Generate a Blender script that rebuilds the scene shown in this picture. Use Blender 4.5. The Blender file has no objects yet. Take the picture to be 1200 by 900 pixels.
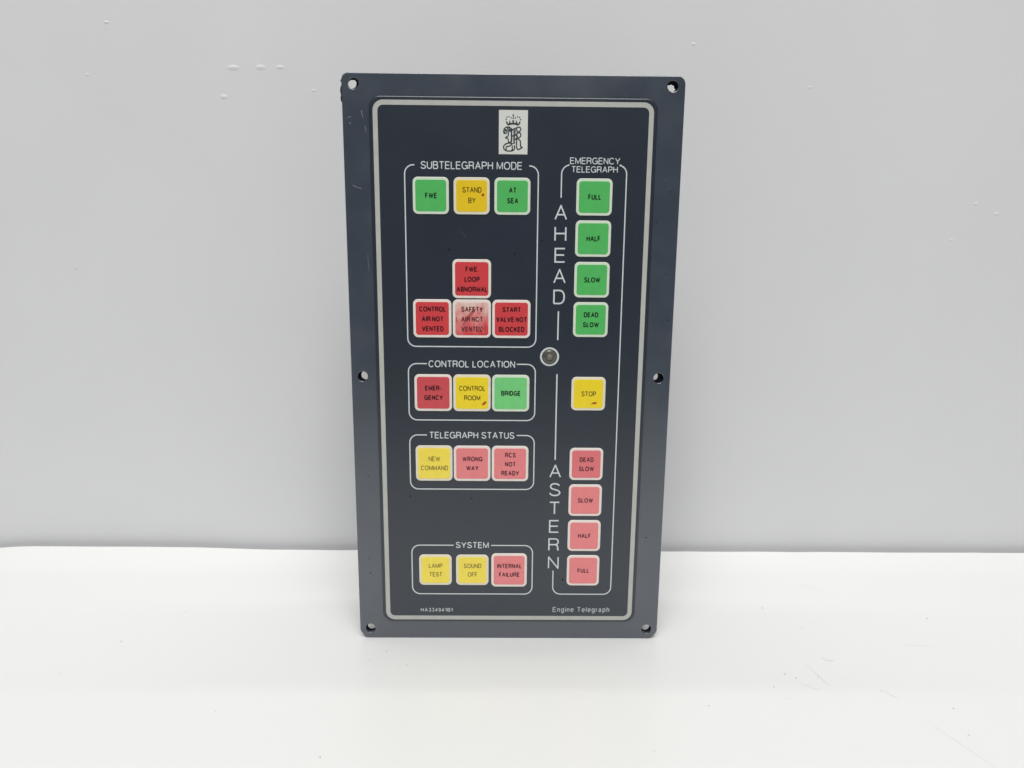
import bpy, math, random
from mathutils import Vector, Matrix, noise as mnoise

# ---------------------------------------------------------------- camera, world, lamps, exposure
S = bpy.context.scene
COL = S.collection
MM = 0.001

cam_d = bpy.data.cameras.new('camera')
cam_d.sensor_width = 36.0
cam_d.lens = 36.0 * 850.0 / 1200.0
cam_d.clip_start = 0.01
cam_d.clip_end = 50
cam = bpy.data.objects.new('camera', cam_d)
COL.objects.link(cam)
P_, Y_, R_ = 0.197833, 0.011089, 0.009209
fwd = Vector((math.sin(Y_) * math.cos(P_), math.cos(Y_) * math.cos(P_), -math.sin(P_)))
rt = Vector((math.cos(Y_), -math.sin(Y_), 0))
up = rt.cross(fwd)
r2 = rt * math.cos(R_) + up * math.sin(R_)
u2 = -rt * math.sin(R_) + up * math.cos(R_)
mw = Matrix((r2, u2, -fwd)).transposed().to_4x4()
mw.translation = Vector((-0.003086, -0.348147, 0.20683))
cam.matrix_world = mw
S.camera = cam

W = bpy.data.worlds.new('World')
S.world = W
W.use_nodes = True
W.node_tree.nodes['Background'].inputs[0].default_value = (0.93, 0.96, 1.0, 1)
W.node_tree.nodes['Background'].inputs[1].default_value = 0.14

def area(name, loc, sx, sy, power, color=(1, 1, 1), aim=None):
    l = bpy.data.lights.new(name, 'AREA')
    l.shape = 'RECTANGLE'
    l.size, l.size_y, l.energy, l.color = sx, sy, power, color
    o = bpy.data.objects.new(name, l)
    COL.objects.link(o)
    o.location = loc
    if aim is not None:
        d = Vector(aim) - Vector(loc)
        o.rotation_euler = d.to_track_quat('-Z', 'Y').to_euler()
    return o
# strip lamp above the wall side of the table, running parallel to the panel
area('strip_lamp', (-0.03, 0.095, 0.86), 1.3, 0.016, 1.9, (1.0, 0.99, 0.95))
# large soft ceiling luminaire in front of the table
area('ceiling_panel_lamp', (0.0, -1.0, 2.0), 1.3, 1.4, 47.0, (1.0, 0.993, 0.98), aim=(0, -0.1, 0))

S.view_settings.view_transform = 'Standard'
S.view_settings.look = 'None'
S.view_settings.exposure = 0.0
S.view_settings.gamma = 1.0

# ---------------------------------------------------------------- materials
def mat(name, color, rough=0.5, spec=0.5, metal=0.0, coat=0.0, coat_rough=0.1,
        var=0.0, var_scale=60.0, bump=0.0, bump_scale=900.0, rough_var=0.0, ior=1.5):
    m = bpy.data.materials.new(name)
    m.use_nodes = True
    n, l = m.node_tree.nodes, m.node_tree.links
    b = n['Principled BSDF']
    b.inputs['Base Color'].default_value = (*color, 1)
    b.inputs['Roughness'].default_value = rough
    b.inputs['Specular IOR Level'].default_value = spec
    b.inputs['Metallic'].default_value = metal
    b.inputs['IOR'].default_value = ior
    b.inputs['Coat Weight'].default_value = coat
    b.inputs['Coat Roughness'].default_value = coat_rough
    tc = n.new('ShaderNodeTexCoord')
    if var > 0:
        nt = n.new('ShaderNodeTexNoise')
        nt.inputs['Scale'].default_value = var_scale
        nt.inputs['Detail'].default_value = 5
        l.new(tc.outputs['Object'], nt.inputs['Vector'])
        mr = n.new('ShaderNodeMapRange')
        mr.inputs[1].default_value, mr.inputs[2].default_value = 0.3, 0.7
        mr.inputs[3].default_value, mr.inputs[4].default_value = 1 - var, 1 + var
        l.new(nt.outputs['Fac'], mr.inputs[0])
        mx = n.new('ShaderNodeVectorMath')
        mx.operation = 'SCALE'
        mx.inputs[0].default_value = color
        l.new(mr.outputs[0], mx.inputs['Scale'])
        l.new(mx.outputs[0], b.inputs['Base Color'])
    if rough_var > 0:
        nt = n.new('ShaderNodeTexNoise')
        nt.inputs['Scale'].default_value = 45
        nt.inputs['Detail'].default_value = 6
        l.new(tc.outputs['Object'], nt.inputs['Vector'])
        mr = n.new('ShaderNodeMapRange')
        mr.inputs[1].default_value, mr.inputs[2].default_value = 0.3, 0.7
        mr.inputs[3].default_value, mr.inputs[4].default_value = rough - rough_var, rough + rough_var
        l.new(nt.outputs['Fac'], mr.inputs[0])
        l.new(mr.outputs[0], b.inputs['Roughness'])
    if bump > 0:
        nt = n.new('ShaderNodeTexNoise')
        nt.inputs['Scale'].default_value = bump_scale
        nt.inputs['Detail'].default_value = 3
        l.new(tc.outputs['Object'], nt.inputs['Vector'])
        bp = n.new('ShaderNodeBump')
        bp.inputs['Strength'].default_value = bump
        bp.inputs['Distance'].default_value = 0.0002
        l.new(nt.outputs['Fac'], bp.inputs['Height'])
        l.new(bp.outputs[0], b.inputs['Normal'])
    return m

M = {}
M['wall'] = mat('wall_paint', (0.736, 0.737, 0.752), 0.55, 0.4, var=0.012, var_scale=14, bump=0.25, bump_scale=260)
M['table'] = mat('white_laminate', (0.745, 0.755, 0.74), 0.28, 0.6)
M['edge'] = mat('table_underside', (0.45, 0.44, 0.42), 0.7, 0.3)
M['bezel'] = mat('slate_powder_coat', (0.020, 0.034, 0.057), 0.34, 1.0, ior=1.75, var=0.08, var_scale=70, bump=0.2, bump_scale=1500, rough_var=0.06)
M['membrane'] = mat('navy_membrane', (0.0100, 0.0182, 0.033), 0.36, 1.0, var=0.06, var_scale=40, bump=0.06, bump_scale=2600, rough_var=0.02)
M['silver'] = mat('silver_grey_ink', (0.50, 0.51, 0.47), 0.45, 0.4, var=0.05, var_scale=200)
M['print'] = mat('pale_grey_ink', (0.66, 0.71, 0.72), 0.45, 0.4, var=0.04, var_scale=300)
M['small_print'] = mat('faint_grey_ink', (0.48, 0.52, 0.53), 0.45, 0.4, var=0.15, var_scale=1500)
M['gasket'] = mat('black_rubber', (0.012, 0.012, 0.014), 0.85, 0.2, bump=0.5, bump_scale=700)
M['housing'] = mat('dark_steel', (0.05, 0.05, 0.055), 0.5, 0.5, metal=0.3)
M['logo_card'] = mat('logo_white_ink', (0.72, 0.74, 0.69), 0.4, 0.4, var=0.03, var_scale=300)
M['ink'] = mat('black_ink', (0.016, 0.017, 0.018), 0.5, 0.3)
M['logo_ink'] = mat('logo_black_ink', (0.035, 0.05, 0.055), 0.5, 0.3)
M['ink_green'] = mat('legend_ink_on_green', (0.004, 0.018, 0.007), 0.4, 0.4)
M['ink_red'] = mat('legend_ink_on_red', (0.035, 0.004, 0.008), 0.4, 0.4)
M['ink_pink'] = mat('legend_ink_on_pink', (0.13, 0.03, 0.04), 0.4, 0.4)
M['ink_yellow'] = mat('legend_ink_on_yellow', (0.10, 0.065, 0.006), 0.4, 0.4)
M['ink_pale_yellow'] = mat('pale_ink_on_yellow', (0.25, 0.185, 0.035), 0.4, 0.4)  # lighter brown legend for the lower yellow keys
M['red_mark'] = mat('red_brown_paint', (0.45, 0.045, 0.012), 0.5, 0.4, var=0.3, var_scale=1500)
M['scuff'] = mat('pale_scuff', (0.20, 0.21, 0.22), 0.6, 0.3, var=0.4, var_scale=2000)
M['faint_scuff'] = mat('faint_scuff', (0.075, 0.082, 0.09), 0.6, 0.3, var=0.4, var_scale=2000)
M['scuff_dark'] = mat('dark_speck', (0.012, 0.013, 0.015), 0.6, 0.3)
M['dust'] = mat('grey_dust', (0.50, 0.50, 0.50), 0.8, 0.2)
M['scratch'] = mat('grey_scratch', (0.62, 0.62, 0.61), 0.7, 0.2)
M['border_green'] = mat('pale_green_border', (0.72, 0.80, 0.66), 0.4, 0.5, var=0.04, var_scale=300)
M['border_yellow'] = mat('pale_cream_border', (0.82, 0.77, 0.62), 0.4, 0.5, var=0.04, var_scale=300)
M['border_red'] = mat('pale_pink_border', (0.86, 0.78, 0.72), 0.4, 0.5, var=0.04, var_scale=300)
def key_mat(name, c):
    return mat(name, c, 0.26, 1.0, coat=0.5, coat_rough=0.10, var=0.045, var_scale=160, bump=0.05, bump_scale=300)
M['green'] = key_mat('key_green', (0.09, 0.53, 0.125))
M['light_green'] = key_mat('key_light_green', (0.19, 0.68, 0.22))
M['yellow'] = key_mat('key_yellow', (0.90, 0.62, 0.008))
M['bright_yellow'] = key_mat('key_bright_yellow', (0.97, 0.74, 0.012))
M['pale_yellow'] = key_mat('key_yellow_glare', (0.96, 0.76, 0.04))  # lower yellow keys: part of the table's reflection put into the colour
M['red'] = key_mat('key_red', (0.71, 0.052, 0.060))
M['dull_red'] = key_mat('key_dull_red', (0.66, 0.075, 0.088))
M['pink'] = key_mat('key_red_glare', (0.84, 0.20, 0.21))  # red lightened to pink: table reflection partly painted into the lower keys
M['rose'] = key_mat('key_red_half_glare', (0.78, 0.145, 0.165))  # red lightened less, a smaller painted share of the table reflection
M['lens'] = mat('smoky_lens', (0.10, 0.092, 0.075), 0.15, 0.6, coat=0.8, coat_rough=0.05, var=0.3, var_scale=500)
M['lens_core'] = mat('smoky_lens_core', (0.20, 0.185, 0.165), 0.35, 0.5, var=0.2, var_scale=900)
M['socket'] = mat('lamp_socket', (0.02, 0.019, 0.015), 0.5, 0.4)

# worn red key: film partly lifted, pale towards the top, creased
def worn_red():
    m = bpy.data.materials.new('worn_red_film')
    m.use_nodes = True
    n, l = m.node_tree.nodes, m.node_tree.links
    b = n['Principled BSDF']
    b.inputs['Roughness'].default_value = 0.28
    b.inputs['Coat Weight'].default_value = 0.5
    tc = n.new('ShaderNodeTexCoord')
    sp = n.new('ShaderNodeSeparateXYZ')
    l.new(tc.outputs['Object'], sp.inputs[0])
    nz = n.new('ShaderNodeTexNoise')
    nz.inputs['Scale'].default_value = 105
    nz.inputs['Detail'].default_value = 5
    nz.inputs['Distortion'].default_value = 1.2
    mp = n.new('ShaderNodeMapping')
    mp.inputs['Rotation'].default_value = (0, math.radians(38), 0)
    mp.inputs['Scale'].default_value = (1.0, 1.0, 0.55)
    l.new(tc.outputs['Object'], mp.inputs[0])
    l.new(mp.outputs[0], nz.inputs['Vector'])
    # pale amount = height - x*0.5 + noise
    a = n.new('ShaderNodeMath'); a.operation = 'MULTIPLY_ADD'
    l.new(sp.outputs['Z'], a.inputs[0]); a.inputs[1].default_value = 85.0; a.inputs[2].default_value = -0.10
    a3 = n.new('ShaderNodeMath'); a3.operation = 'MULTIPLY_ADD'
    l.new(sp.outputs['X'], a3.inputs[0]); a3.inputs[1].default_value = -22.0
    l.new(a.outputs[0], a3.inputs[2])
    c = n.new('ShaderNodeMath'); c.operation = 'MULTIPLY_ADD'
    l.new(nz.outputs['Fac'], c.inputs[0]); c.inputs[1].default_value = 2.4
    l.new(a3.outputs[0], c.inputs[2])
    cr = n.new('ShaderNodeValToRGB')
    cr.color_ramp.elements[0].position = 0.0
    cr.color_ramp.elements[0].color = (0.68, 0.055, 0.06, 1)
    cr.color_ramp.elements[1].position = 1.0
    cr.color_ramp.elements[1].color = (0.84, 0.62, 0.55, 1)
    e = cr.color_ramp.elements.new(0.45); e.color = (0.74, 0.22, 0.21, 1)
    mr = n.new('ShaderNodeMapRange')
    mr.inputs[1].default_value, mr.inputs[2].default_value = 0.55, 1.75
    l.new(c.outputs[0], mr.inputs[0])
    l.new(mr.outputs[0], cr.inputs[0])
    l.new(cr.outputs[0], b.inputs['Base Color'])
    bp = n.new('ShaderNodeBump')
    bp.inputs['Strength'].default_value = 0.3
    bp.inputs['Distance'].default_value = 0.001
    l.new(nz.outputs['Fac'], bp.inputs['Height'])
    l.new(bp.outputs[0], b.inputs['Normal'])
    return m
M['worn_red'] = worn_red()

# ---------------------------------------------------------------- helpers
def link(name, me, m, parent=None, smooth=False):
    o = bpy.data.objects.new(name, me)
    if m is not None and len(me.materials) == 0:
        me.materials.append(m)
    if smooth:
        for p in me.polygons:
            p.use_smooth = True
    COL.objects.link(o)
    if parent is not None:
        o.parent = parent
    return o

def mesh(verts, faces):
    me = bpy.data.meshes.new('mesh')
    me.from_pydata(verts, [], faces)
    me.update()
    return me

def rrect(cx, cz, w, h, r, n=8):
    pts = []
    for sx, sz, a0 in ((1, 1, 0), (-1, 1, 90), (-1, -1, 180), (1, -1, 270)):
        for i in range(n + 1):
            a = math.radians(a0 + 90.0 * i / n)
            pts.append((cx + sx * (w / 2 - r) + r * math.cos(a), cz + sz * (h / 2 - r) + r * math.sin(a)))
    return pts

def circle(cx, cz, r, n=32):
    return [(cx + r * math.cos(2 * math.pi * i / n), cz + r * math.sin(2 * math.pi * i / n)) for i in range(n)]

def plate(loops, y_front, y_back, bevel=0.0, res=3):
    """Flat plate with outline loops[0] and holes loops[1:], all in mm in the panel plane."""
    cu = bpy.data.curves.new('plate', 'CURVE')
    cu.dimensions = '2D'
    cu.fill_mode = 'BOTH'
    for lp in loops:
        s = cu.splines.new('POLY')
        s.points.add(len(lp) - 1)
        for i, (a, b) in enumerate(lp):
            s.points[i].co = (a, b, 0, 1)
        s.use_cyclic_u = True
    half = (y_back - y_front) / 2
    cu.bevel_depth = bevel
    cu.bevel_resolution = res
    cu.extrude = max(half - bevel, 0)
    cu.offset = -bevel
    o = bpy.data.objects.new('plate', cu)
    COL.objects.link(o)
    dg = bpy.context.evaluated_depsgraph_get()
    me = bpy.data.meshes.new_from_object(o.evaluated_get(dg))
    bpy.data.objects.remove(o)
    bpy.data.curves.remove(cu)
    mid = (y_front + y_back) / 2
    for v in me.vertices:
        x, y, z = v.co
        v.co = (x * MM, (mid - z) * MM, y * MM)
    me.update()
    me.materials.clear()
    return me

class Ink:
    """Collects flat printed strokes (mm) as one mesh; each stroke a hair above the last."""
    def __init__(self, y):
        self.v, self.f, self.y, self.k = [], [], y, 0
    def lift(self):
        self.k += 1
        return (self.y - 0.0015 * (self.k % 24)) * MM
    def poly(self, pts):
        y = self.lift()
        b = len(self.v)
        self.v += [(x * MM, y, z * MM) for x, z in pts]
        area2 = sum(pts[i][0] * pts[(i + 1) % len(pts)][1] - pts[(i + 1) % len(pts)][0] * pts[i][1] for i in range(len(pts)))
        idx = list(range(b, b + len(pts)))
        self.f.append(idx if area2 > 0 else idx[::-1])
    def stroke(self, pts, w, closed=False):
        if not closed:
            pts = [p for i, p in enumerate(pts) if i == 0 or (Vector(p) - Vector(pts[i - 1])).length > 0.004]
            # break at sharp corners so that every leg keeps its full width
            run, ext0 = [Vector(pts[0])], 0.0
            for i in range(1, len(pts)):
                p = Vector(pts[i])
                run.append(p)
                turn = 0.0
                if i < len(pts) - 1:
                    a, b = (p - Vector(pts[i - 1])), (Vector(pts[i + 1]) - p)
                    if a.length > 1e-6 and b.length > 1e-6:
                        turn = math.degrees(a.angle(b))
                if turn > 50 or i == len(pts) - 1:
                    ext1 = 0.0 if i == len(pts) - 1 else w / 2 * max(0.12, math.sin(math.radians(max(turn, 90))))
                    q = [v.copy() for v in run]
                    q[0] -= (q[1] - q[0]).normalized() * ext0
                    q[-1] += (q[-1] - q[-2]).normalized() * ext1
                    self.ribbon([tuple(v) for v in q], w)
                    run, ext0 = [p], ext1
            return
        self.ribbon(pts, w, True)
    def ribbon(self, pts, w, closed=False):
        y = self.lift()
        clean = []
        for p in pts:
            if not clean or (Vector(p) - Vector(clean[-1])).length > 0.004:
                clean.append(p)
        pts = clean
        n = len(pts)
        if n < 2:
            return
        L, R = [], []
        for i in range(n):
            p = Vector(pts[i])
            if closed:
                a, c = Vector(pts[(i - 1) % n]), Vector(pts[(i + 1) % n])
            else:
                a = Vector(pts[i - 1]) if i > 0 else None
                c = Vector(pts[i + 1]) if i < n - 1 else None
            d1 = (p - a).normalized() if a is not None else None
            d2 = (c - p).normalized() if c is not None else None
            if d1 is None: d1 = d2
            if d2 is None: d2 = d1
            n1, n2 = Vector((-d1.y, d1.x)), Vector((-d2.y, d2.x))
            m = n1 + n2
            if m.length < 1e-6:
                m = n1
            m.normalize()
            k = min(1.0 / max(m.dot(n1), 0.35), 2.2)
            L.append(p + m * (w / 2 * k)); R.append(p - m * (w / 2 * k))
        b = len(self.v)
        for a, c in zip(L, R):
            self.v += [(a.x * MM, y, a.y * MM), (c.x * MM, y, c.y * MM)]
        rng = n if closed else n - 1
        for i in range(rng):
            j = (i + 1) % n
            self.f.append((b + 2 * i, b + 2 * i + 1, b + 2 * j + 1, b + 2 * j))
    def build(self, name, m, parent):
        return link(name, mesh(self.v, self.f), m, parent)

# ---------------------------------------------------------------- a grotesque stroke alphabet (unit boxes, centre lines)
def arc(cx, cy, rx, ry, a0, a1, n=10, e=2.25):
    out = []
    for i in range(n + 1):
        a = math.radians(a0 + (a1 - a0) * i / n)
        c, s = math.cos(a), math.sin(a)
        out.append((cx + rx * math.copysign(abs(c) ** (2 / e), c), cy + ry * math.copysign(abs(s) ** (2 / e), s)))
    return out
G = {
 'A': (.90, [[(0, 0), (.5, 1), (1, 0)], [(.19, .34), (.81, .34)]]),
 'B': (.80, [[(0, 0), (0, 1), (.62, 1)] + arc(.62, .765, .32, .235, 90, -90, 8) + [(0, .53)], [(.6, .53)] + arc(.66, .265, .34, .265, 90, -90, 8) + [(0, 0)]]),
 'C': (.90, [arc(.5, .5, .5, .5, 38, 322, 22)]),
 'D': (.83, [[(0, 0), (0, 1), (.5, 1)] + arc(.5, .5, .5, .5, 90, -90, 14) + [(0, 0)]]),
 'E': (.75, [[(1, 1), (0, 1), (0, 0), (1, 0)], [(0, .52), (.93, .52)]]),
 'F': (.70, [[(1, 1), (0, 1), (0, 0)], [(0, .5), (.88, .5)]]),
 'G': (.95, [arc(.5, .5, .5, .5, 40, 345, 22), [(.56, .47), (1, .47), (1, 0)]]),
 'H': (.82, [[(0, 0), (0, 1)], [(1, 0), (1, 1)], [(0, .53), (1, .53)]]),
 'I': (.10, [[(.5, 0), (.5, 1)]]),
 'K': (.84, [[(0, 0), (0, 1)], [(1, 1), (0, .33)], [(.36, .58), (1, 0)]]),
 'L': (.66, [[(0, 1), (0, 0), (1, 0)]]),
 'M': (.98, [[(0, 0), (0, 1), (.5, .06), (1, 1), (1, 0)]]),
 'N': (.82, [[(0, 0), (0, 1), (1, 0), (1, 1)]]),
 'O': (.98, [('c', arc(.5, .5, .5, .5, 0, 351, 27))]),
 'P': (.78, [[(0, 0), (0, 1), (.62, 1)] + arc(.62, .73, .38, .27, 90, -90, 9) + [(0, .46)]]),
 'R': (.84, [[(0, 0), (0, 1), (.62, 1)] + arc(.62, .75, .34, .25, 90, -90, 9) + [(0, .5)], [(.6, .5), (.84, .44), (.92, .3), (.93, .08), (1, 0)]]),
 'S': (.82, [arc(.5, .76, .44, .24, 15, 180, 9) + [(.09, .66), (.25, .56), (.75, .45), (.93, .36)] + arc(.5, .27, .5, .27, 0, -172, 10)]),
 'T': (.80, [[(0, 1), (1, 1)], [(.5, 1), (.5, 0)]]),
 'U': (.80, [[(0, 1), (0, .35)] + arc(.5, .34, .5, .34, 180, 360, 12) + [(1, .35), (1, 1)]]),
 'V': (.88, [[(0, 1), (.5, 0), (1, 1)]]),
 'W': (1.20, [[(0, 1), (.26, 0), (.5, .94), (.74, 0), (1, 1)]]),
 'Y': (.88, [[(0, 1), (.5, .42), (1, 1)], [(.5, .44), (.5, 0)]]),
 '.': (.10, [[(.5, 0), (.5, .12)]]),
 '-': (.50, [[(0, .40), (1, .40)]]),
 '1': (.42, [[(0, .74), (.45, .8), (1, 1), (1, 0)]]),
 '3': (.68, [arc(.46, .76, .44, .24, 160, -80, 9), arc(.46, .28, .54, .28, 82, -165, 10)]),
 '4': (.70, [[(1, .26), (0, .26), (.72, 1), (.72, 0)]]),
 '9': (.68, [('c', arc(.5, .68, .46, .32, 0, 340, 17)), [(.96, .7)] + arc(.46, .4, .5, .4, 10, -150, 9)]),
 'a': (.66, [arc(.48, .52, .38, .2, 160, 0, 6) + [(.86, .1), (1, 0)], arc(.4, .2, .4, .2, 60, 330, 10)]),
 'e': (.66, [[(0, .38), (1, .38)] + arc(.5, .37, .5, .37, 10, 318, 16)]),
 'g': (.66, [('c', arc(.5, .38, .5, .36, 0, 340, 16)), [(1, .74), (1, -.1)] + arc(.5, -.1, .5, .2, 0, -165, 8)]),
 'h': (.60, [[(0, 0), (0, 1.02)], [(0, .45)] + arc(.5, .45, .5, .28, 180, 0, 8) + [(1, 0)]]),
 'i': (.10, [[(.5, 0), (.5, .73)], [(.5, .9), (.5, 1.02)]]),
 'l': (.10, [[(.5, 0), (.5, 1.02)]]),
 'n': (.60, [[(0, 0), (0, .74)], [(0, .45)] + arc(.5, .45, .5, .28, 180, 0, 8) + [(1, 0)]]),
 'p': (.66, [[(0, -.28), (0, .74)], ('c', arc(.5, .37, .5, .37, 0, 340, 16))]),
 'r': (.36, [[(0, 0), (0, .74)], [(0, .42), (.3, .66), (1, .73)]]),
}
SP = {' ': .30}
def text_width(s, track):
    w, first = 0, True
    for ch in s:
        w += (SP[ch] if ch in SP else G[ch][0]) + (0 if first else track)
        first = False
    return w
def text(ink, s, cx, cz, cap, sw, width=None, xs=None, track=.17):
    """Set a centred line; cap = cap height in mm, sw = stroke width, width = target width or xs = x scale."""
    nat = text_width(s, track) * cap
    k = (width / nat) if width else (xs or 1.0)
    thin = lambda g: max(g, sw / (cap * k)) if g < .12 else g
    if width:
        k = width / (cap * (text_width(s, track) + sum(thin(G[c][0]) - G[c][0] for c in s if c in G)))
    nat = cap * (text_width(s, track) + sum(thin(G[c][0]) - G[c][0] for c in s if c in G))
    x = cx - nat * k / 2
    for i, ch in enumerate(s):
        if ch in SP:
            x += (SP[ch] + track) * cap * k
            continue
        gw, strokes = G[ch]
        stem = gw < .12
        gw = thin(gw)
        gw2 = gw * cap * k
        span = max(gw2 - sw, 0.01)
        for st in strokes:
            closed = isinstance(st, tuple)
            pts = st[1] if closed else st
            sg = sw * (.82 if ch in 'WM' else .92 if ch in 'NA' else 1)
            q = [(x + sw / 2 + a * span if not stem else x + gw2 / 2, cz - cap / 2 + sw / 2 + b * (cap - sw)) for a, b in pts]
            ink.stroke(q, sg, closed)
        x += (gw + track) * cap * k

# ---------------------------------------------------------------- the wall
def dome(cx, cz, rx, rz, h, y):
    v, f = [(cx * MM, (y - h) * MM, cz * MM)], []
    n, rings = 14, 4
    for r in range(1, rings + 1):
        t = r / rings
        hh = h * (1 - t * t) ** 2
        for i in range(n):
            a = 2 * math.pi * i / n
            v.append(((cx + rx * t * math.cos(a)) * MM, (y - hh + (0.05 if r == rings else 0)) * MM, (cz + rz * t * math.sin(a)) * MM))
    for i in range(n):
        f.append((0, 1 + (i + 1) % n, 1 + i))
    for r in range(rings - 1):
        for i in range(n):
            a, b = 1 + r * n + i, 1 + r * n + (i + 1) % n
            f.append((a, b, b + n, a + n))
    return mesh(v, f)

WY = 107.0
WK = (348.1 + WY) / (348.1 + 120.0)
def box_mesh(x0, x1, y0, y1, z0, z1):
    v = [(x, y, z) for x in (x0, x1) for y in (y0, y1) for z in (z0, z1)]
    f = [(0, 1, 3, 2), (4, 6, 7, 5), (0, 4, 5, 1), (2, 3, 7, 6), (0, 2, 6, 4), (1, 5, 7, 3)]
    return mesh([(a * MM, b * MM, c * MM) for a, b, c in v], f)
wall = link('wall', box_mesh(-1000, 1000, WY, WY + 15, -120, 520), M['wall'])
wall['kind'] = 'structure'
for cx, cz, rx, rz, h in [(-168, 306.5, 5.0, 1.9, .55), (-151.5, 306.8, 4.0, 1.8, .5), (-139.6, 307, 3.4, 1.5, .45), (-174.7, 289.8, 2.8, 1.9, .6),
                          (-241.6, 331, 1.6, 1.0, .7), (109.6, 322.8, 1.3, 1.1, .5), (-256, 301.5, 2.0, 1.2, .3), (293.5, 231, 1.6, 1.2, .5),
                          (307.5, 225, 1.8, 1.3, .5), (281, 208.5, 2.0, 1.2, .3), (182, 299, 1.6, 1.0, .3), (-120, 294, 1.4, 1.0, .4)]:
    link('paint_bump', dome(cx * WK, 206 + (cz - 206) * WK, rx, rz, h * .5, WY), M['wall'], wall, True)
ink = Ink(WY - .03)
for cx, cz, r in [(-268, 186, .45), (-240, 133, .3), (210, 120, .25), (-310, 72, .3)]:
    ink.poly(circle(cx, cz, r, 8))
ink.build('dark_speck', M['dust'], wall)['kind'] = 'stuff'

# ---------------------------------------------------------------- the table
def smooth01(t):
    t = max(0.0, min(1.0, t))
    return t * t * (3 - 2 * t)
def table_mesh():
    xs = [-720 + 12 * i for i in range(121)]
    prof = []                                   # (y, z) round the slab, back to front over the top
    Yb, Yf, T, r = 102.5, -400.0, 18.0, 1.2
    prof.append((Yb, -T))
    for i in range(7):
        a = math.radians(0 + 90 * i / 6)
        prof.append((Yb - r + r * math.cos(a), -r + r * math.sin(a)))
    y = Yb - r - 2
    while y > Yf + 8:
        prof.append((y, 0.0))
        y -= 2 if y > 66 else 20
    for i in range(5):
        a = math.radians(90 + 90 * i / 4)
        prof.append((Yf + r + r * math.cos(a), -r + r * math.sin(a)))
    prof.append((Yf, -T))
    v, f = [], []
    n = len(prof)
    for x in xs:
        lift = 1.6 * smooth01((x + 352) / 38) * (1 - smooth01((x + 215) / 60)) - 0.5 * (1 - smooth01((x + 352) / 38))
        wav = 0.10 * mnoise.noise(Vector((x * 0.021, 3.1, 0))) + 0.07 * mnoise.noise(Vector((x * 0.07, 7.7, 0)))
        for (yy, zz) in prof:
            k = smooth01((yy - 72) / 30)
            cove = 4.0 * max(0.0, (yy - 74) / 28.0) ** 2
            v.append((x * MM, (yy + (wav * 3 if yy > 95 else 0)) * MM, (zz + cove + (lift + wav) * k) * MM))
    for i in range(len(xs) - 1):
        for j in range(n):
            a, b = i * n + j, i * n + (j + 1) % n
            f.append((a, b, b + n, a + n))
    f.append(tuple(range(n)))
    f.append(tuple(reversed(range((len(xs) - 1) * n, len(xs) * n))))
    me = mesh(v, f)
    import bmesh
    bm = bmesh.new(); bm.from_mesh(me)
    bmesh.ops.recalc_face_normals(bm, faces=bm.faces)
    bm.to_mesh(me); bm.free()
    return me
table = link('table', table_mesh(), M['table'], None, True)
table['label'] = 'glossy white table top under the dark panel, meeting the pale grey wall'
table['category'] = 'table'

class Floor:
    """Tiny flat marks lying on the table top, in mm."""
    def __init__(self):
        self.v, self.f = [], []
    def blob(self, x, y, r, seed=0):
        rnd = random.Random(seed)
        b = len(self.v)
        n = 7
        for i in range(n):
            a = 2 * math.pi * i / n
            q = r * rnd.uniform(.6, 1.2)
            self.v.append(((x + q * math.cos(a)) * MM, (y + q * 1.3 * math.sin(a)) * MM, 0.00006))
        self.f.append(tuple(range(b, b + n)))
    def line(self, pts, w):
        b = len(self.v)
        n = len(pts)
        for i, p in enumerate(pts):
            p = Vector(p)
            d = (Vector(pts[min(i + 1, n - 1)]) - Vector(pts[max(i - 1, 0)])).normalized()
            q = Vector((-d.y, d.x)) * (w / 2) * (0.35 if i in (0, n - 1) else 1)
            self.v += [((p.x + q.x) * MM, (p.y + q.y) * MM, 0.00005), ((p.x - q.x) * MM, (p.y - q.y) * MM, 0.00005)]
        for i in range(n - 1):
            self.f.append((b + 2 * i, b + 2 * i + 2, b + 2 * i + 3, b + 2 * i + 1)[::-1])
fl = Floor()
for k, (x, y, r) in enumerate([(-201, -3.6, .55), (146.4, 33.7, .6), (235, 22.8, .6), (150, -33, .4), (125.5, -41, .5), (139, -34, .45),
                               (201.3, -57, .5), (90.8, -55.3, .5), (-76.6, -89, .5), (134.7, -30.5, .6), (248, -58, .6), (-62, -12, .45), (-69, -20, .4),
                               (-215, -32, .35), (-180, 27, .4), (-50, -24, .4), (60, -85, .35), (-130, -60, .3), (175, -44, .4), (197, -75, .4), (160, 12, .35)]):
    fl.blob(x, y, r, k)
fl_o = link('dust_speck', mesh(fl.v, fl.f), M['dust'], table)
fl_o['kind'] = 'stuff'
fl = Floor()
fl.line([(148, -22.5), (150, -30), (151.6, -37), (152.5, -40.5)], .45)
fl.line([(158.5, -16.5), (160, -18.5), (162.2, -19.5), (164, -19.3)], .8)
fl.line([(208, -4.4), (215, -5.2), (222, -6)], .4)
fl.line([(176, -43), (178.5, -48), (180, -50)], .6)
fl.line([(138, -37), (144, -42), (147, -43)], .4)
fl.line([(180, 63), (183, 60), (190, 55)], .4)
fl.line([(184, -66), (190, -80), (196, -95)], .3)
fl.line([(126, -50), (131, -50)], .35)
fl_s = link('scratch', mesh(fl.v, fl.f), M['scratch'], table)
fl_s['kind'] = 'stuff'

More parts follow.
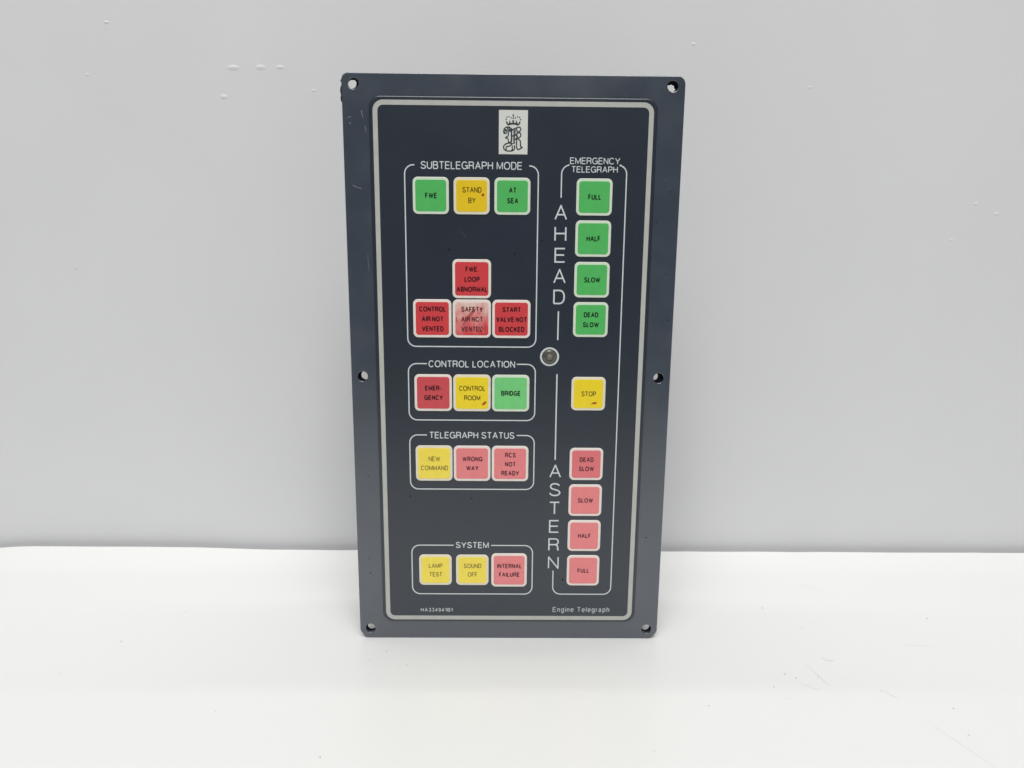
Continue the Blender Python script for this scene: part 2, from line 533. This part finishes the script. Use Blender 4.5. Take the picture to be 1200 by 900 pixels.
# ---------------------------------------------------------------- the control panel
CX, HW, HT = 0.35, 78.1, 278.9
root = bpy.data.objects.new('control_panel', None)
COL.objects.link(root)
root.location = (0, 0, 0.0009)
root['label'] = 'dark slate engine telegraph panel with coloured square keys, standing upright on the white table'
root['category'] = 'control panel'
HOLES = [(CX - 72.8, 274.3), (CX + 72.4, 274.5), (CX - 72.6, 139.2), (CX + 72.4, 139.3), (CX - 72.6, 4.6), (CX + 72.5, 4.5)]
HR = 2.45
# outer outline: rounded at the top, clipped at the foot
out = []
def corner(cx, cz, r, a0, n):
    for i in range(n + 1):
        a = math.radians(a0 + 90.0 * i / n)
        out.append((cx + r * math.cos(a), cz + r * math.sin(a)))
x0, x1 = CX - HW, CX + HW
corner(x1 - 3.6, HT - 3.6, 3.6, 0, 8)
corner(x0 + 3.2, HT - 3.2, 3.2, 90, 6)
out += [(x0, 3.9), (x0 + .4, 2.6), (x0 + 2.5, -.1), (x0 + 4.2, -.9)]
out += [(x1 - 4.4, -.9), (x1 - 3.2, -.5), (x1 - .6, 2.1), (x1, 3.6)]
bezel = link('bezel', plate([out] + [circle(a, b, HR, 36) for a, b in HOLES], 1.0, 3.2, 0.35), M['bezel'], root)
# sealing gasket stuck behind the bezel, ragged where it was torn
rnd = random.Random(4)
def ragged(cx, cz, r, amp, seed, n=18):
    q = random.Random(seed)
    return [(cx + (r + q.uniform(-amp, amp)) * math.cos(2 * math.pi * i / n), cz + (r + q.uniform(-amp, amp)) * math.sin(2 * math.pi * i / n)) for i in range(n)]
g = []
z = 1.2
while z < HT - 1:
    g.append((x1 - .9 + rnd.uniform(-.12, .12), z)); z += 3.1
g += [(x1 - 4, HT - .8), (0, HT - .7), (x0 + 5, HT - .8), (x0 + 1.5, HT - 2.0)]
g += [(x0 - .5, HT - 2.6), (x0 - .9, HT - 3.4), (x0 + .1, HT - 4.2), (x0 - .4, HT - 5.0), (x0 - .95, HT - 6.3), (x0 - 1.05, HT - 8), (x0 - .75, HT - 9.3), (x0 - 1.0, HT - 10.6),
      (x0 - .85, HT - 12), (x0 - .3, HT - 12.8), (x0 + .1, HT - 14)]
z = HT - 17
while z > 2:
    g.append((x0 + .9 + rnd.uniform(-.12, .12), z)); z -= 3.1
g += [(x0 + 2, 1.0), (x1 - 2, 1.0)]
gh = [ragged(HOLES[0][0] - .75, HOLES[0][1] - .0, 2.0, .22, 1), ragged(HOLES[1][0] - .55, HOLES[1][1] - .75, 1.95, .3, 2), ragged(HOLES[2][0] + 1.0, HOLES[2][1] + .2, 2.2, .12, 3),
      ragged(HOLES[3][0] - 1.75, HOLES[3][1] + .5, 1.9, .12, 5), ragged(HOLES[4][0] + .2, HOLES[4][1] + .1, 2.1, .15, 6), ragged(HOLES[5][0] - .1, HOLES[5][1] + .2, 2.2, .15, 7)]
link('gasket', plate([g] + gh, 3.22, 4.0, 0.0), M['gasket'], root)
link('rear_housing', plate([rrect(CX, 139, 118, 246, 3)], 4.05, 46.0, 0.8), M['housing'], root)

# raised field carrying the printed membrane
link('raised_field', plate([rrect(CX, 139.0, 131.6, 259.8, 5.2, 10)], -0.02, 1.4, 0.5, 4), M['bezel'], root).data.materials[0] = M['membrane']
def ring(ink, cx, cz, w, h, r, sw):
    ink.stroke(rrect(cx, cz, w - sw, h - sw, r, 8), sw, True)
ink = Ink(-0.06)
ring(ink, CX, 138.75, 128.2, 256.9, 3.6, 2.2)
ink.build('border_line', M['silver'], root)

# printed group frames
def frame(l, r, t, b, gap0, gap1, sw=.56, rad=4.0, left_gap=None):
    """Open rounded outline; the top edge is broken between gap0 and gap1 for the title."""
    pl = Ink(-0.06)
    def ca(cx, cz, a0):
        return [(cx + rad * math.cos(math.radians(a0 + 90 * i / 8)), cz + rad * math.sin(math.radians(a0 + 90 * i / 8))) for i in range(9)]
    path = [(gap0, t)] + ca(l + rad, t - rad, 90) + ca(l + rad, b + rad, 180) + ca(r - rad, b + rad, 270) + ca(r - rad, t - rad, 0) + [(gap1, t)]
    pl.stroke(path, sw)
    return pl
def add_frame(ink, name='frame_line'):
    return ink.build(name, M['print'], root)
def title(s, cx, cz, cap, w, sw=.5, track=.12):
    k = Ink(-0.06)
    text(k, s, cx, cz, cap, sw, width=w, track=track)
    return k.build('title', M['print'], root)
FR = 12.1
add_frame(frame(-49.75, FR, 238.9, 154.4, -45.2, 7.8))
add_frame(frame(-49.75, FR, 145.95, 117.75, -40.7, 3.0))
add_frame(frame(-49.75, FR, 110.1, 81.95, -41.2, 3.3))
add_frame(frame(-49.75, FR, 51.75, 24.85, -28.35, -9.2))
title('SUBTELEGRAPH MODE', -18.85, 238.85, 3.5, 46.9, .45)
title('CONTROL LOCATION', -18.85, 145.9, 3.4, 42.1, .47)
title('TELEGRAPH STATUS', -18.9, 110.05, 3.4, 42.2, .47)
title('SYSTEM', -18.8, 51.9, 3.35, 16.9, .5)
title('EMERGENCY', 38.2, 241.4, 2.95, 23.2, .38)
title('TELEGRAPH', 38.1, 237.6, 2.85, 21.5, .38)
# emergency telegraph bracket
XL, XR = 22.85, 53.0
def q_arc(cx, cz, rad, a0, a1, n=8):
    return [(cx + rad * math.cos(math.radians(a0 + (a1 - a0) * i / n)), cz + rad * math.sin(math.radians(a0 + (a1 - a0) * i / n))) for i in range(n + 1)]
k = Ink(-0.06)
k.stroke([(25.8, 239.6)] + q_arc(XL + 4, 235.5, 4.0, 100, 180) + [(XL, 224.8)], .56)
k.stroke([(50.3, 239.7)] + q_arc(XR - 4, 235.6, 4.0, 80, 0) + q_arc(XR - 4, 24.9 + 4, 4.0, 0, -90) + q_arc(XL + 4, 24.9 + 4, 4.0, 270, 180) + [(XL, 38.0)], .56)
k.stroke([(22.75, 171.9), (22.7, 158.0)], .66)
k.stroke([(22.7, 141.2), (22.7, 97.6)], .66)
k.build('frame_line', M['print'], root)
for s, zs, cap, sw in (('AHEAD', (218.1, 208.3, 198.4, 188.6, 178.75), 6.95, .72), ('ASTERN', (91.7, 81.95, 72.1, 62.25, 52.35, 42.45), 6.95, .72)):
    k = Ink(-0.06)
    for ch, zz in zip(s, zs):
        text(k, ch, 22.9, zz, cap, sw, width={'A': 5.95, 'H': 5.7, 'E': 5.2, 'D': 5.6, 'S': 5.7, 'T': 5.5, 'R': 5.6, 'N': 5.6}[ch])
    k.build('column_title', M['print'], root)
k = Ink(-0.06)
text(k, 'HA334941B1', -37.4, 15.8, 2.15, .40, width=16.6, track=.2)
k.build('part_number', M['small_print'], root)
k = Ink(-0.06)
text(k, 'Engine Telegraph', 37.9, 16.2, 2.85, .40, width=29.6, track=.22)
k.build('name_print', M['small_print'], root)

# emblem: crowned monogram on a white field
k = Ink(-0.05)
k.poly([(0.3 - 6.6, 253.65 - 9.65), (0.3 + 6.6, 253.65 - 9.65), (0.3 + 6.6, 253.65 + 9.65), (0.3 - 6.6, 253.65 + 9.65)])
card = k.build('emblem', M['logo_card'], root)
EX, EZ = 0.3, 253.65
def ec(x, y):                                   # drawing units of the emblem sketch: 920 wide, 1360 high
    return (EX + (x - 460) / 920 * 13.2, EZ - (y - 675) / 1345 * 19.3)
def chaikin(p, it=2):
    for _ in range(it):
        q = [p[0]]
        for a, b in zip(p, p[1:]):
            q += [(a[0] * .75 + b[0] * .25, a[1] * .75 + b[1] * .25), (a[0] * .25 + b[0] * .75, a[1] * .25 + b[1] * .75)]
        p = q + [p[-1]]
    return p
lg = Ink(-0.09)
def es(pts, w=.34, smooth=True):
    q = chaikin(pts) if smooth else pts
    lg.stroke([ec(*p) for p in q], w * 1.3)
def dot(x, y, r):
    lg.poly([ec(x + r * math.cos(a * math.pi / 5), y + r * math.sin(a * math.pi / 5)) for a in range(10)])
# crown
es([(290, 452), (370, 420), (455, 412), (540, 420), (620, 452)], .62)
es([(285, 450), (262, 400), (232, 350)], .50)
es([(625, 450), (650, 400), (672, 350)], .50)
for x, top in ((345, 290), (455, 300), (560, 290)):
    lg.poly([ec(x - 38, 425), ec(x - 14, 350), ec(x, top), ec(x + 14, 350), ec(x + 38, 425)])
es([(420, 330), (490, 330)], .36, False)
for x, y, r in ((228, 290, 22), (255, 222, 22), (322, 205, 20), (388, 238, 20), (455, 245, 23), (522, 238, 20), (592, 205, 20), (658, 222, 22), (690, 290, 22)):
    dot(x, y, r)
dot(455, 160, 25); es([(455, 120), (455, 215)], .2, False)
# monogram
es([(275, 640), (235, 610), (200, 635), (185, 680), (215, 715), (255, 690), (268, 650), (240, 600), (180, 590), (150, 640), (150, 690), (195, 725)], .36)
es([(150, 650), (165, 570), (240, 515), (330, 515), (385, 560), (425, 575)], .36)
es([(255, 530), (290, 580), (310, 630), (360, 605), (395, 580)], .36)
es([(300, 520), (330, 560), (345, 600)], .34)
es([(310, 660), (420, 600), (560, 540), (640, 510), (700, 545), (700, 610), (640, 660), (590, 660)], .36)
es([(590, 660), (560, 590), (580, 550)], .38)
es([(310, 655), (300, 730), (305, 790), (220, 830), (215, 855), (290, 860), (310, 930), (310, 990)], .40)
es([(410, 620), (400, 700), (412, 850), (405, 950), (370, 985), (315, 1005)], .55)
es([(365, 640), (440, 610), (440, 590)], .30)
es([(490, 590), (492, 760), (486, 900), (490, 1030)], .55)
es([(530, 590), (545, 700), (535, 780)], .22)
es([(430, 790), (500, 780), (560, 740), (600, 690), (680, 690), (705, 740), (700, 790), (650, 840), (600, 860)], .40)
es([(560, 745), (585, 800), (590, 860), (570, 890), (520, 870)], .60)
es([(560, 880), (570, 980), (565, 1080), (580, 1170), (620, 1210), (700, 1170), (760, 1125)], .42)
es([(620, 880), (680, 920), (695, 1000), (690, 1090), (720, 1130), (755, 1125)], .42)
es([(450, 1030), (380, 1000), (280, 1010), (190, 1050), (150, 1110), (160, 1190), (230, 1240), (340, 1255), (450, 1240), (510, 1180), (510, 1110), (480, 1080)], .42)
es([(245, 1210), (225, 1150), (250, 1105), (330, 1110), (390, 1060), (430, 1030)], .40)
es([(430, 1080), (430, 1150), (440, 1200), (400, 1235)], .40)
lg.build('emblem_drawing', M['logo_ink'], card)

# small round lamp window
lampx, lampz = 18.9, 149.8
k = Ink(-0.07)
k.stroke(circle(0, 0, 4.15, 40), .95, True)
lamp = bpy.data.objects.new('indicator_lamp', mesh([(v[0], v[1], v[2]) for v in k.v], k.f))
lamp.data.materials.append(M['print'])
COL.objects.link(lamp); lamp.parent = root
lamp.location = (lampx * MM, 0, lampz * MM)
lamp['label'] = 'round smoky indicator lamp in a pale ring'
link('lamp_socket', plate([circle(0, 0, 3.72, 32)], -0.08, 0.5, 0.0), M['socket'], lamp)
def lens_mesh():
    v, f = [], []
    prof = [(3.35, -.1), (3.3, -.35), (2.9, -.75), (2.3, -.9), (2.0, -.72), (1.5, -.8), (.9, -1.0), (.35, -1.08)]
    n = 28
    for r, y in prof:
        for i in range(n):
            a = 2 * math.pi * i / n
            v.append((r * math.cos(a) * MM, y * MM, r * math.sin(a) * MM))
    v.append((0, -1.1 * MM, 0))
    for j in range(len(prof) - 1):
        for i in range(n):
            a, b = j * n + i, j * n + (i + 1) % n
            f.append((a, b, b + n, a + n))
    j = (len(prof) - 1) * n
    for i in range(n):
        f.append((j + i, j + (i + 1) % n, len(v) - 1))
    return mesh(v, f)
link('lens', lens_mesh(), M['lens'], lamp, True)
lens_core = lens_mesh()
for v in lens_core.vertices:
    v.co = (v.co[0] * .42, v.co[1] - 0.0004, v.co[2] * .42)
link('lens_core', lens_core, M['lens_core'], lamp, True)

# keys
BIG, SMALL = 18.35, 16.75
key_mesh = {s: plate([rrect(0, 0, s, s, 2.35, 8)], -0.42, 0.5, 0.22, 3) for s in (BIG, SMALL)}
FACE_IN = {BIG: 15.9, SMALL: 14.35}
face_mesh = {s: plate([rrect(0, 0, FACE_IN[s], FACE_IN[s], 1.35, 6)], -0.50, -0.2, 0.07, 2) for s in (BIG, SMALL)}
c0, c1, c2, ct = -37.75, -18.8, 0.15, 38.3
r0, r1, rw2, r3, r4, r5, r6 = 225.2, 206.2, 187.0, 168.0, 131.55, 95.55, 38.3
r5b, r5c = 76.45, 57.4
KEYS = [
 (c0, r0, SMALL, 'green', 'border_green', 'ink_green', ['FWE'], 'green key reading FWE'),
 (c1, r0, SMALL, 'yellow', 'border_yellow', 'ink_yellow', ['STAND', 'BY'], 'yellow key reading STAND BY with a red dot'),
 (c2, r0, SMALL, 'green', 'border_green', 'ink_green', ['AT', 'SEA'], 'green key reading AT SEA'),
 (c1, rw2, BIG, 'red', 'border_red', 'ink_red', ['FWE.', 'LOOP', 'ABNORMAL'], 'red key reading FWE. LOOP ABNORMAL'),
 (c0, r3, BIG, 'red', 'border_red', 'ink_red', ['CONTROL', 'AIR NOT', 'VENTED'], 'red key reading CONTROL AIR NOT VENTED'),
 (c1, r3, BIG, 'worn_red', 'border_red', 'ink_pink', ['SAFETY', 'AIR NOT', 'VENTED'], 'worn creased red key reading SAFETY AIR NOT VENTED'),
 (c2, r3, BIG, 'red', 'border_red', 'ink_red', ['START', 'VALVE NOT', 'BLOCKED'], 'red key reading START VALVE NOT BLOCKED'),
 (c0, r4, BIG, 'dull_red', 'border_red', 'ink_red', ['EMER-', 'GENCY'], 'dull red key reading EMERGENCY'),
 (c1, r4, BIG, 'bright_yellow', 'border_yellow', 'ink_yellow', ['CONTROL', 'ROOM'], 'yellow key reading CONTROL ROOM with a red fleck'),
 (c2, r4, BIG, 'light_green', 'border_green', 'ink_green', ['BRIDGE'], 'light green key reading BRIDGE'),
 (c0, r5, BIG, 'pale_yellow', 'border_yellow', 'ink_pale_yellow', ['NEW', 'COMMAND'], 'glare-lightened yellow key reading NEW COMMAND'),
 (c1, r5, BIG, 'pink', 'border_red', 'ink_pink', ['WRONG', 'WAY'], 'glare-lightened red key reading WRONG WAY'),
 (c2, r5, BIG, 'pink', 'border_red', 'ink_pink', ['RCS', 'NOT', 'READY'], 'glare-lightened red key reading RCS NOT READY'),
 (c0, r6, SMALL, 'pale_yellow', 'border_yellow', 'ink_pale_yellow', ['LAMP', 'TEST'], 'glare-lightened yellow key reading LAMP TEST'),
 (c1, r6, SMALL, 'pale_yellow', 'border_yellow', 'ink_pale_yellow', ['SOUND', 'OFF'], 'glare-lightened yellow key reading SOUND OFF'),
 (c2, r6, BIG, 'pink', 'border_red', 'ink_pink', ['INTERNAL', 'FAILURE'], 'glare-lightened red key reading INTERNAL FAILURE'),
 (ct, r0, SMALL, 'green', 'border_green', 'ink_green', ['FULL'], 'green key reading FULL'),
 (ct, r1, SMALL, 'green', 'border_green', 'ink_green', ['HALF'], 'green key reading HALF'),
 (ct, rw2, SMALL, 'green', 'border_green', 'ink_green', ['SLOW'], 'green key reading SLOW'),
 (ct, r3, SMALL, 'green', 'border_green', 'ink_green', ['DEAD', 'SLOW'], 'green key reading DEAD SLOW'),
 (ct, r4, SMALL, 'bright_yellow', 'border_yellow', 'ink_yellow', ['STOP'], 'yellow key reading STOP with a red fleck'),
 (ct, r5, SMALL, 'rose', 'border_red', 'ink_pink', ['DEAD', 'SLOW'], 'slightly glare-lightened red key reading DEAD SLOW'),
 (ct, r5b, SMALL, 'pink', 'border_red', 'ink_pink', ['SLOW'], 'glare-lightened red key reading SLOW'),
 (ct, r5c, SMALL, 'pink', 'border_red', 'ink_pink', ['HALF'], 'glare-lightened red key reading HALF'),
 (ct, r6, SMALL, 'pink', 'border_red', 'ink_pink', ['FULL'], 'glare-lightened red key reading FULL'),
]
rnd = random.Random(11)
for kx, kz, size, cm, bm_, im, lines, lab in KEYS:
    me = key_mesh[size].copy(); me.materials.append(M[bm_])
    key = bpy.data.objects.new('key', me)
    COL.objects.link(key); key.parent = root
    key.location = (kx * MM, 0, kz * MM)
    key['label'] = lab
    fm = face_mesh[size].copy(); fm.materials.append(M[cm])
    link('key_face', fm, None, key)
    k = Ink(-0.53)
    SP[' '] = .20
    n = len(lines)
    yel = 'yellow' in im
    pitch = 4.72 if n == 3 else 4.75
    off = 0.35 if lines[0] in ('STAND', 'AT') else (-0.2 if n == 3 else 0.0)
    for i, s in enumerate(lines):
        zz = ((n - 1) / 2 - i) * pitch + off
        text(k, s, 0.15, zz, 2.5, .37 if yel else .50, xs=.79, track=.085)
    k.build('legend', M[im], key)
    marks = []
    if lines[0] == 'STAND':
        k = Ink(-0.58); k.poly(ragged(5.3, .55, .62, .1, 3, 12)); k.poly(ragged(6.2, 3.5, .18, .06, 4, 7))
        k.build('paint_spot', M['red_mark'], key)
    if lines[0] == 'CONTROL' and n == 2:
        k = Ink(-0.58); k.poly([(4.9, -6.1), (5.7, -6.0), (6.8, -5.1), (7.2, -4.2), (6.2, -4.2), (5.2, -5.1)])
        k.build('paint_spot', M['red_mark'], key)
    if lines[0] == 'STOP':
        k = Ink(-0.58); k.poly([(1.3, -5.2), (2.6, -5.0), (4.1, -5.0), (4.2, -4.2), (3.2, -4.1), (2.4, -4.3)])
        k.build('paint_spot', M['red_mark'], key)
    if cm == 'worn_red':
        k = Ink(-0.57)
        k.stroke(chaikin([(3.8, -3.0), (4.6, -4.6), (6.0, -6.8)]), .16)
        k.stroke(chaikin([(2.2, 3.8), (4.0, 3.2), (6.4, 2.4)]), .22)
        k.poly([(3.0, -.8), (3.4, -.5), (3.3, .6), (2.9, .2)])  # pale fleck is a highlight painted onto the wrinkled film
        k.build('scratch', mat('pale_scratch_and_glint', (0.70, 0.50, 0.46), 0.35, 0.5), key)
        k = Ink(-0.58)
        k.stroke([(-7.35, -1.6), (-7.3, .9)], .38)
        k.y = -0.512
        k.poly([(-4.6, -2.6), (-3.6, -1.2), (-2.4, 1.0), (-1.0, 2.9), (.6, 4.4), (1.9, 5.3), (1.7, 4.0), (.7, 2.3), (-.6, .7), (-1.9, -.7), (-3.0, -1.9), (-3.9, -3.4)])
        k.poly([(-4.4, -6.6), (-3.9, -4.0), (-3.2, -2.8), (-3.4, -4.4)])
        k.build('scratch', mat('dark_red_crease', (0.48, 0.11, 0.12), 0.4, 0.5), key)

# wear on bezel and membrane
sc = Ink(0.93)
for pts, w in [([(-74.2, 229.6), (-71.5, 228.4), (-70.0, 228.2)], .3), ([(-69.0, 261.8), (-68.3, 259.5)], .35), ([(-69.2, 262.4), (-68.6, 262.0)], .5),
               ([(-75.3, 259.6), (-73.6, 259.7)], .28), ([(-74.5, 257.4), (-74.0, 256.5)], .35), ([(-67.6, 256), (-67.0, 253)], .25),
               ([(71.4, 233.6), (71.9, 233.6)], .4), ([(-71.6, 172.5), (-71.2, 172.1)], .3), ([(-68.6, 133.4), (-68.2, 133.2)], .45), ([(-68, 198), (-67.6, 190)], .18), ([(51.2, 270.8), (52.0, 269.9)], .22)]:
    sc.stroke(pts, w)
o = sc.build('scratch', M['scuff'], root); o['kind'] = 'stuff'
sp = Ink(0.92)
for x, z, r in [(-71.4, 35.8, .35), (-71.8, 44, .3), (74, 228, .3), (70.5, 56, .35), (-70.8, 88, .25), (73.6, 190, .25), (76.3, 168, .3), (68.2, 214, .3)]:
    sp.poly(ragged(x, z, r, .06, int(x * 7 + z), 8))
o = sp.build('dark_speck', M['scuff_dark'], root); o['kind'] = 'stuff'
sm = Ink(-0.05)
for pts, w in [([(-23.5, 208.8), (-22.2, 207.4), (-21.5, 206.2)], .3), ([(-24.8, 209.2), (-23.6, 208.9)], .2), ([(-21.4, 209.5), (-20.9, 208.6)], .2),
               ([(-8.7, 177.4), (-8.0, 177.0), (-7.5, 177.0)], .35), ([(35.2, 182.1 - 2.5), (35.5, 179.4)], .3), ([(28.3, 174.9), (28.6, 174.9)], .3), ([(52.1, 128.4), (52.5, 128.3)], .4), ([(-56, 182), (-55.7, 182)], .3)]:
    sm.stroke(pts, w)
o = sm.build('scuff', M['faint_scuff'], root); o['kind'] = 'stuff'
sd = Ink(-0.045)
for x, z, r in [(-29.5, 200.5, .6), (1.4, 198.8, .5), (-44, 36, .8), (28, 33, .6), (-50, 78, .4), (-33, 160, .4), (-19, 77, .45), (14, 205, .5)]:
    sd.poly(ragged(x, z, r, .12, int(x * 5 + z), 9))
o = sd.build('dark_speck', M['scuff_dark'], root); o['kind'] = 'stuff'
